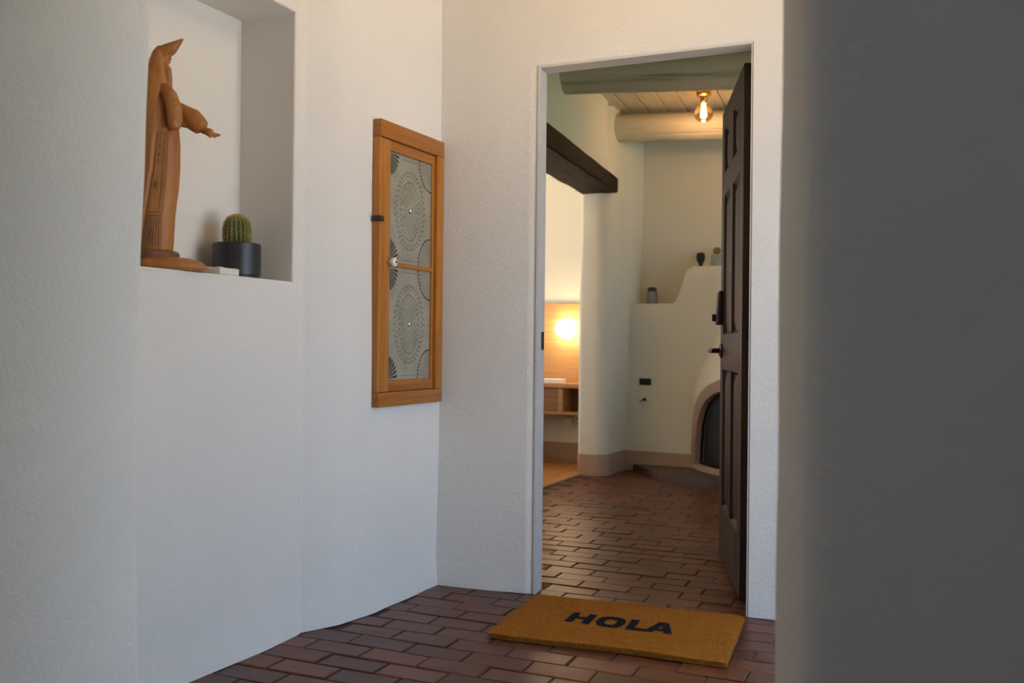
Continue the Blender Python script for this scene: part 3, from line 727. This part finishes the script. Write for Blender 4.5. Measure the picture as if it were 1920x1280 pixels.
# ================================================================== WALL CABINET WITH PUNCHED TIN
# local: +x along the wall to the right (world +Y), +y out of the wall (world +X) -> build directly in world axes
CX = -1.866
cab = thing('wall_cabinet', 'honey pine wall cabinet door with two punched tin panels and a white knob', 'cabinet', (CX, 2.807, .735))
cab.rotation_euler = (0, 0, R(-1.4))
W_, H_ = .443, 1.03
def cpart(name, y0, y1, z0, z1, x0=0, x1=.030, m='pine', bev=.003, par=cab): return obj(name, boxm(x0, x1, y0, y1, z0, z1, bev=bev, seg=2), M[m], par)
cpart('top_rail', .0, W_, H_-.062, H_, m='pine_h', x1=.036); cpart('bottom_rail', .0, W_, 0, .052, m='pine_h', x1=.036)
cpart('side_stile', W_-.050, W_, .052, H_-.062, x1=.036)
cpart('side_stile', 0, .012, .052, H_-.062, x1=.031)
door = empty('cabinet_door', (0, 0, 0)); door.parent = cab
cpart('door_stile', .012, .073, .054, H_-.064, x0=.004, x1=.030, par=door); cpart('door_stile', .373, W_-.053, .054, H_-.064, x0=.004, x1=.024, par=door)
cpart('door_rail', .073, .373, H_-.101, H_-.064, x0=.004, x1=.028, par=door, m='pine_h'); cpart('door_rail', .073, .373, .054, .095, x0=.004, x1=.028, par=door, m='pine_h'); cpart('door_rail', .073, .373, .509, .526, x0=.004, x1=.027, par=door, m='pine_h')
bm = bmesh.new(); tube(bm, [(.028, 0, 0), (.040, 0, 0), (.046, 0, 0), (.056, 0, 0), (.060, 0, 0)], [.007, .008, .016, .016, .009], 20)
kn = obj('knob', bm, M['porcelain'], cab, loc=(0, .068, .523))
bm = bmesh.new(); tube(bm, [(.059, 0, 0), (.062, 0, 0)], .004, 10); obj('screw', bm, M['black_metal'], kn)
obj('latch', boxm(.004, .040, -.008, .020, .664, .684, bev=.003), M['lid'], cab)
def tin_panel(z0, z1):
    y0, y1 = .073, .373; cy, cz = (y0+y1)/2, (z0+z1)/2; w2, h2 = (y1-y0)/2, (z1-z0)/2
    pn = obj('tin_panel', boxm(.010, .0165, y0, y1, z0, z1), M['tin'], cab)
    X0 = .0165
    bmd, bmm = bmesh.new(), bmesh.new()
    def dot(bm, y, z, ry, rz_, h=.0012, ang=0):
        v = []
        for k in range(8):
            a = k*PI/4; a_, b_ = ry*math.cos(a), rz_*math.sin(a)
            v.append(bm.verts.new((X0+h, y+a_*math.cos(ang)-b_*math.sin(ang), z+a_*math.sin(ang)+b_*math.cos(ang))))
        c = bm.verts.new((X0+h*2, y, z))
        for k in range(8): bm.faces.new((v[k], v[(k+1) % 8], c))
    def wedge(bm, y, z, ang, r0_, r1_, wd, sy, sz, h=.0015):
        def P(r, a): return (y+sy*r*math.cos(a), z+sz*1.25*r*math.sin(a))
        a, b, c_, d = P(r0_, ang-wd*.2), P(r1_, ang-wd), P(r1_*1.02, ang+wd), P(r0_, ang+wd*.2)
        v = [bm.verts.new((X0+h, *q)) for q in (a, b, c_, d)]; bm.faces.new(v)
    for k in range(40):      # outer garland
        a = 2*PI*k/40; dot(bmm, cy+.100*math.cos(a), cz+.145*math.sin(a), .0062, .0040, .0015, a+.5)
        dot(bmm, cy+.088*math.cos(a+.08), cz+.131*math.sin(a+.08), .0040, .0032, .0015, a)
    for k in range(34):
        a = 2*PI*k/34; dot(bmm, cy+.066*math.cos(a), cz+.110*math.sin(a), .0030, .0050, .0015, 0)
    for k in range(18):      # rays of the sun
        a = 2*PI*k/18
        v = [bmm.verts.new((X0+.0012, cy+.060*math.cos(a+d)*r, cz+.100*math.sin(a+d)*r)) for r, d in ((.18, 0), (.96, -.035), (1, 0), (.96, .035))]; bmm.faces.new(v)
    for yc, sy in ((y0+.004, 1), (y1-.004, -1)):
        for zc, sz in ((z0+.004, 1), (z1-.004, -1)):
            for k in range(7): wedge(bmd if sy > 0 else bmm, yc, zc, (k+.5)*PI/14,   .008, .066 if sy > 0 else .076, .058 if sy > 0 else .02, sy, sz)  # left fans coloured darker to stand for the tin's uneven reflection
            for k in range(13):
                a = k*PI/24
                if sy < 0: dot(bmd, yc+sy*.084*math.cos(a), zc+sz*.105*math.sin(a), .0050, .0034, .0015, sy*sz*(a+PI/2))
    for k in range(26):      # edge punches
        z = z0+.1+(z1-z0-.2)*k/25; dot(bmm, y0+.014, z, .0022, .0035)
    for k in range(16):
        y = cy-.05+.1*k/15; dot(bmm, y, z0+.014, .0024, .002); dot(bmm, y, z1-.014, .0024, .002)
    for y, z in ((y0+.004, cz), (y0+.004, cz+.12), (y0+.004, cz-.12), (y1-.006, cz)): dot(bmd, y, z, .003, .003)
    for b_, nme, m_ in ((bmd, 'punched_fans', 'tin_dark'), (bmm, 'embossed_garland', 'tin_mid')):
        o = obj(nme, b_, M[m_], pn); o['kind'] = 'stuff'
    bm = bmesh.new(); lathe(bm, [(.011, 0), (.0105, .003), (.008, .007), (.004, .009), (0, .0095)], 20, caps=False)
    bmesh.ops.rotate(bm, verts=bm.verts, matrix=Matrix.Rotation(R(90), 3, 'Y')); obj('boss', bm, M['silver'], pn, loc=(X0, cy, cz))
tin_panel(.095, .509); tin_panel(.526, H_-.101)

# ================================================================== DOORMAT
MA = R(4.8)
mat_o = thing('doormat', 'orange coir doormat reading HOLA on the brick floor at the doorway', 'doormat', (-.998, 3.04, 0.0015), MA)
MW, MD_, MT = .385, .252, .020
def glyphs():
    G = []; h, st = .118, .029
    x = -.183
    G.append([[(x, 0), (x+st, 0), (x+st, .045), (x+.062, .045), (x+.062, 0), (x+.062+st, 0), (x+.062+st, h), (x+.062, h), (x+.062, .072), (x+st, .072), (x+st, h), (x, h)]])
    x = -.077; cx, rx, rz_ = x+.051, .051, h/2+.002
    def sup(rx_, rz2, n=28): return [(cx+rx_*math.copysign(abs(math.cos(a))**.75, math.cos(a)), h/2+rz2*math.copysign(abs(math.sin(a))**.75, math.sin(a))) for a in [2*PI*k/n for k in range(n)]]
    G.append([sup(rx, rz_), sup(rx-.030, rz_-.028)])
    x = .040; G.append([[(x, 0), (x+.070, 0), (x+.070, .026), (x+st, .026), (x+st, h), (x, h)]])
    x = .106; G.append([[(x, 0), (x+.030, 0), (x+.036, .022), (x+.066, .022), (x+.072, 0), (x+.102, 0), (x+.068, h), (x+.034, h)], [(x+.043, .045), (x+.059, .045), (x+.051, .082)]])
    return G
GL = [[[(x*.94-.010, y-.062) for x, y in c] for c in g] for g in glyphs()]
def in_text(x, y):
    for g in GL:
        if inside(g[0], x, y) and not any(inside(c, x, y) for c in g[1:]): return True
    return False
def mz(x, y): return MT + .0025*nz(x, y, 6, 2) - .004*sstep(.03, 0, MD_-abs(y)) - .003*sstep(.02, 0, MW-abs(x))
def mxy(x, y): return (x*1.0, y + (.006*math.sin(x*9+1)+.004*nz(x, 0, 12, 4))*(1 if y < 0 else .3)*abs(y)/MD_)
bm = bmesh.new()
us, vs_ = lin(-MW, MW, .02), lin(-MD_, MD_, .02)
grid(bm, us, vs_, lambda u, v: (*mxy(u, v), mz(u, v)))
be = [e for e in bm.edges if len(e.link_faces) == 1]
ret = bmesh.ops.extrude_edge_only(bm, edges=be)
for v in [g_ for g_ in ret['geom'] if isinstance(g_, bmesh.types.BMVert)]: v.co.z = 0.0
obj('backing', bm, M['coir'], mat_o)
rf = random.Random(11)
for nme, m_, ink in (('coir_pile', 'coir', False), ('lettering', 'coir_ink', True)):
    verts, faces = [], []
    N = 34000 if not ink else 60000
    for _ in range(N):
        x, y = rf.uniform(-MW, MW), rf.uniform(-MD_, MD_)
        if ink and not (-.21 < x < .21 and -.07 < y < .07): continue
        if in_text(x, y) != ink: continue
        X_, Y_ = mxy(x, y); z = mz(x, y)-.004; a = rf.uniform(0, 2*PI); wd = .0009; h = rf.uniform(.006, .0105)
        lx, ly = rf.gauss(0, .0028), rf.gauss(0, .0028); i = len(verts)
        verts += [(X_-wd*math.cos(a), Y_-wd*math.sin(a), z), (X_+wd*math.cos(a), Y_+wd*math.sin(a), z), (X_+lx, Y_+ly, z+h)]; faces.append((i, i+1, i+2))
    if not ink:
        for _ in range(7000):      # side bristles
            t = rf.random()
            if rf.random() < .6: x, y, dx, dy = rf.uniform(-MW, MW), -MD_, 0, -1
            elif rf.random() < .5: x, y, dx, dy = MW*rf.choice((-1, 1)), rf.uniform(-MD_, MD_), 0, 0; dx = math.copysign(1, x)
            else: x, y, dx, dy = rf.uniform(-MW, MW), MD_, 0, 1
            X_, Y_ = mxy(x, y); z = rf.uniform(.002, .017); h = rf.uniform(.002, .006); i = len(verts); tx, ty = -dy*.001, dx*.001
            verts += [(X_-tx, Y_-ty, z), (X_+tx, Y_+ty, z), (X_+dx*h+rf.gauss(0, .0015), Y_+dy*h+rf.gauss(0, .0015), z+rf.gauss(0, .002))]; faces.append((i, i+1, i+2))
    me = bpy.data.meshes.new(nme); me.from_pydata(verts, [], faces); me.materials.append(M[m_])
    o = bpy.data.objects.new(nme, me); C.objects.link(o); o.parent = mat_o; o['kind'] = 'stuff'
    if ink: o['label'] = 'black printed word HOLA in bold capitals'
bm = bmesh.new()
for g in GL:       # printed ground under the letter pile
    vsl = [[bm.verts.new((*p_, .0205)) for p_ in c] for c in g]
    es = [bm.edges.new((c[k], c[(k+1) % len(c)])) for c in vsl for k in range(len(c))]
    bmesh.ops.triangle_fill(bm, edges=es, use_beauty=True)
for v in bm.verts: v.co.z = mz(v.co.x, v.co.y)+.0022
obj('letter_print', bm, M['coir_ink'], mat_o)

# ================================================================== ON THE NICHE LEDGE
ZL = NZ0
# ---- carved hooded figure; local axes: +x to its front (towards the doorway), +y away from the passage, z up
SX = Vector((-2.045, 1.985, ZL+.0008)); SROT = R(25)
st = thing('carved_statue', 'carved wooden hooded saint statue with one outstretched arm, left in the niche', 'statue', SX, SROT)
# robe column: z, back edge, front edge, half depth, cape edge, panel edge
ROB = [(.056, -.068, .042, .050, -.033, .022), (.10, -.069, .044, .051, -.027, .023), (.15, -.070, .046, .052, -.021, .024), (.19, -.070, .050, .053, -.015, .029), (.235, -.070, .056, .054, -.008, .033), (.29, -.069, .059, .055, .000, .036), (.356, -.066, .059, .056, .006, .040), (.41, -.062, .054, .056, .012, .042), (.45, -.058, .048, .055, .014, .042), (.50, -.051, .038, .050, .016, .034), (.54, -.044, .030, .042, .016, .028), (.57, -.036, .024, .036, .016, .023), (.60, -.030, .022, .031, .014, .021), (.62, -.022, .016, .025, .010, .015), (.634, -.014, .009, .016, .005, .008), (.642, -.006, .001, .006, -.001, .0005)]
def robv(z):
    for p, q in zip(ROB, ROB[1:]):
        if z <= q[0]:
            t = max(0, (z-p[0])/(q[0]-p[0])); t = t*t*(3-2*t)*.5+t*.5
            return [p[k]+(q[k]-p[k])*t for k in range(6)]
    return list(ROB[-1])
def rob(th, z):
    _, xl, xr, hd, ce, pe = robv(z); cx, hw = (xl+xr)/2, (xr-xl)/2
    te = -math.acos(max(-1, min(1, (ce-cx)/hw))); tp = -math.acos(max(-1, min(1, (pe-cx)/hw)))
    up = sstep(.60, .54, z)
    q = 1.0 + (.14*sstep(te+.05, te-.03, th) + .05*sstep(tp-.06, tp+.06, th))*up*sstep(.03, .07, z) - .085
    q += (.012*math.sin(9*th+z*5)*sstep(te-.1, te-.5, th) + .012*math.sin(11*th)*sstep(tp+.1, tp+.5, th))*up
    return Vector((cx+hw*q*math.cos(th)*(1.04 if math.cos(th) > 0 else 1), hd*1.06*q*math.sin(th), z))
bm = bmesh.new(); n = 110; rings = []
for z in lin(.056, .642, .010):
    rings.append([bm.verts.new(rob(-PI+2*PI*(k+.5)/n, z)) for k in range(n)])
for a, b in zip(rings, rings[1:]):
    for k in range(n): bm.faces.new((a[k], a[(k+1) % n], b[(k+1) % n], b[k]))
bm.faces.new(rings[0][::-1]); bm.faces.new(rings[-1])
tube(bm, [(-.002, 0, .616), (.016, 0, .626), (.034, 0, .637), (.049, 0, .649), (.060, 0, .658), (.068, 0, .664)], [(.012, .020), (.0145, .022), (.0125, .018), (.0075, .011), (.0042, .006), (.0015, .002)], 20)   # peak of the hood
blob(bm, (-.001, 0, .638), (.008, .010, .006), 2)
blob(bm, (.005, 0, .603), (.021, .020, .020))            # head
blob(bm, (.029, 0, .607), (.006, .0045, .006), 2)          # nose
blob(bm, (.026, 0, .597), (.005, .008, .0035), 2)          # lips
for sy in (-1, 1): blob(bm, (.022, .009*sy, .611), (.004, .004, .003), 2)   # eyes
tube(bm, [(.014, 0, .592), (.017, 0, .570), (.020, 0, .545), (.026, 0, .520), (.032, 0, .505)], [(.010, .016), (.011, .020), (.012, .020), (.010, .014), (.004, .006)], 16)    # beard
for k in range(5): tube(bm, [(.027, .012*(k-2)/2, .585), (.030, .012*(k-2)/2, .55), (.034, .006*(k-2)/2, .515)], [.0022, .003, .0018], 8)
tube(bm, [(.022, -.026, .520), (.046, -.038, .492), (.058, -.042, .456), (.061, -.042, .424), (.060, -.040, .402), (.058, -.038, .394)], [(.014, .014), (.019, .018), (.0215, .019), (.021, .018), (.017, .014), (.008, .008)], 20)   # near sleeve
tube(bm, [(.030, .016, .478), (.055, .022, .460), (.085, .028, .444), (0.097, .030, .430), (0.112, .031, .417), (0.116, .031, .413)], [(.018, .018), (.025, .024), (.031, .026), (.030, .026), (.025, .022), (.014, .013)], 20)   # far sleeve
tube(bm, [(.036, .014, .455), (.060, .018, .432), (.078, .022, .424)], [.016, .018, .012], 14)
tube(bm, [(0.109, .031, .415), (0.127, .031, .407), (0.141, .031, .400)], [(.012, .012), (.010, .012), (.010, .016)], 14)   # wrist and palm
for k, (dy, ln, dz) in enumerate(((-.012, .017, -.006), (-.004, .023, -.002), (.004, .024, .001), (.011, .018, .003))):
    tube(bm, [(.137, .031+dy, .400), (.149, .031+dy*1.15, .398+dz), (.141+ln, .031+dy*1.25, .396+dz*1.5)], [.0055, .0050, .0036], 8)
tube(bm, [(.131, .018, .400), (.139, .012, .393), (.146, .010, .386)], [.0055, .005, .0038], 8)   # thumb
for k in range(4):       # creases of the sleeves
    z = .425+.02*k; tube(bm, [(.060+.003*k, -.061, z-.015), (.073, -.054, z-.003)], .0022, 6)
bm2 = remesh(bm, .0026, 1)
obj('figure', bm2, M['carved'], st, 60)
def panel_pt(f, z, off=.0008):
    _, xl, xr, hd, ce, pe = robv(z); cx, hw = (xl+xr)/2, (xr-xl)/2
    te = -math.acos(max(-1, min(1, (ce-cx)/hw)))+.12; tp = -math.acos(max(-1, min(1, (pe-cx)/hw)))-.08
    th = te+(tp-te)*f; v = rob(th, z); return v + Vector((math.cos(th), math.sin(th), 0))*off
bm = bmesh.new()
def strip(path, wd=.0010): tube(bm, [panel_pt(f, z) for f, z in path], wd, 6)
for f in (.0, .17, .34, .5, .66, .83, 1.0): strip([(f, .066+.009*k) for k in range(10)])
for z in (.152, .163): strip([(k/8, z) for k in range(9)], .0012)
for f in (.08, .92): strip([(f, .17+.02*k) for k in range(12)], .0009)
for k in range(8):
    strip([(.25, .30+.020*k), (.45, .302+.020*k), (.45, .312+.020*k)], .0009); strip([(.58, .30+.020*k), (.78, .303+.020*k)], .0009)
for z in (.098, .238):
    tube(bm, [panel_pt(.35, z-.012), panel_pt(.42, z), panel_pt(.35, z+.012)], [.001, .004, .001], 8)
    strip([(.55, z-.02), (.62, z), (.5, z+.02)], .0009)
o = obj('carved_stole', bm, M['carved_dark'], st); o['kind'] = 'stuff'
bm = bmesh.new(); lathe(bm, [(.068, .030), (.072, .036), (.073, .050), (.068, .0555), (0, .058)], 40, center=(-.014, 0), caps=False); obj('disc_base', bm, M['carved_dark'], st)
bm = bmesh.new(); lathe(bm, [(.104, 0), (.113, .008), (.112, .018), (.100, .028), (.07, .036), (0, .040)], 44, center=(.020, 0), caps=False, fn=lambda a, z: 1+.05*math.sin(3*a+1))
for v in bm.verts: v.co.y *= .68; v.co.z *= 1.12+.12*(-v.co.x/.1)
bm.faces.new(sorted([v for v in bm.verts if v.co.z < .001], key=lambda v: math.atan2(v.co.y, v.co.x-.020)))
obj('plinth', bm, M['carved'], st)

# ---- barrel cactus in a dark pot
pc = thing('potted_cactus', 'spiny barrel cactus in a charcoal cylinder pot on the niche ledge', 'cactus', (-2.055, 2.325, ZL))
bm = bmesh.new(); lathe(bm, [(.066, 0), (.069, .003), (.069, .010), (.0735, .013), (.0745, .06), (.0745, .110), (.072, .113), (.069, .110), (.068, .098), (0, .098)], 48, caps=False)
obj('pot', bm, M['black_pot'], pc)
bm = bmesh.new(); lathe(bm, [(.068, .097), (.068, .101), (.03, .104), (0, .104)], 32, caps=False); obj('soil', bm, M['soil'], pc)
CP = [(.026, .100), (.038, .112), (.0415, .135), (.0415, .158), (.038, .178), (.029, .193), (.015, .2015), (0, .2025)]
bm = bmesh.new(); NRB = 20
lathe(bm, CP, 120, caps=False, fn=lambda a, z: 1+.055*math.cos(NRB*a)); obj('body', bm, M['cactus'], pc)
verts, faces = [], []
rs = random.Random(5)
def cp(t):
    t *= len(CP)-1.0001; i = int(t); q = t-i; return CP[i][0]*(1-q)+CP[i+1][0]*q, CP[i][1]*(1-q)+CP[i+1][1]*q
for k in range(NRB):
    for j in range(22):
        r, z = cp(.06+.92*j/21); a = 2*PI*k/NRB; r *= 1.05; P0 = Vector((r*math.cos(a), r*math.sin(a), z))
        nrm = (P0-Vector((0, 0, .145 if z < .16 else .15))); nrm = Vector((nrm.x, nrm.y, nrm.z*.8)).normalized()
        for _ in range(12):
            d = (nrm*.6+Vector((rs.gauss(0, .6), rs.gauss(0, .6), rs.gauss(0, .5)))).normalized()
            if d.dot(nrm) < .05: d = (d+nrm*.6).normalized()
            s = d.orthogonal().normalized()*.00045; e = P0+d*rs.uniform(.005, .010); i = len(verts)
            verts += [tuple(P0-s), tuple(P0+s), tuple(e)]; faces.append((i, i+1, i+2))
me = bpy.data.meshes.new('spines'); me.from_pydata(verts, [], faces); me.materials.append(M['spine'])
o = bpy.data.objects.new('spines', me); C.objects.link(o); o.parent = pc; o['kind'] = 'stuff'

# ---- white stone slab
bm = bmesh.new(); bmesh.ops.create_cube(bm, size=1, matrix=Matrix.Diagonal((.06, .10, .022, 1)))
bmesh.ops.bevel(bm, geom=bm.edges[:], offset=.003, segments=1, affect='EDGES')
bmesh.ops.subdivide_edges(bm, edges=bm.edges[:], cuts=5, use_grid_fill=True)
for v in bm.verts:
    if v.co.z > -.008: v.co += Vector((nz(v.co.y, v.co.z, 60, 1), nz(v.co.x, v.co.z, 60, 2), nz(v.co.x*1.3, v.co.y, 70, 3)))*.0028
tag(obj('stone_slab', bm, M['stone'], loc=(-1.982, 2.175, ZL+.0115), rz=R(8)), 'small rough white stone slab between the statue base and the cactus pot', 'stone')
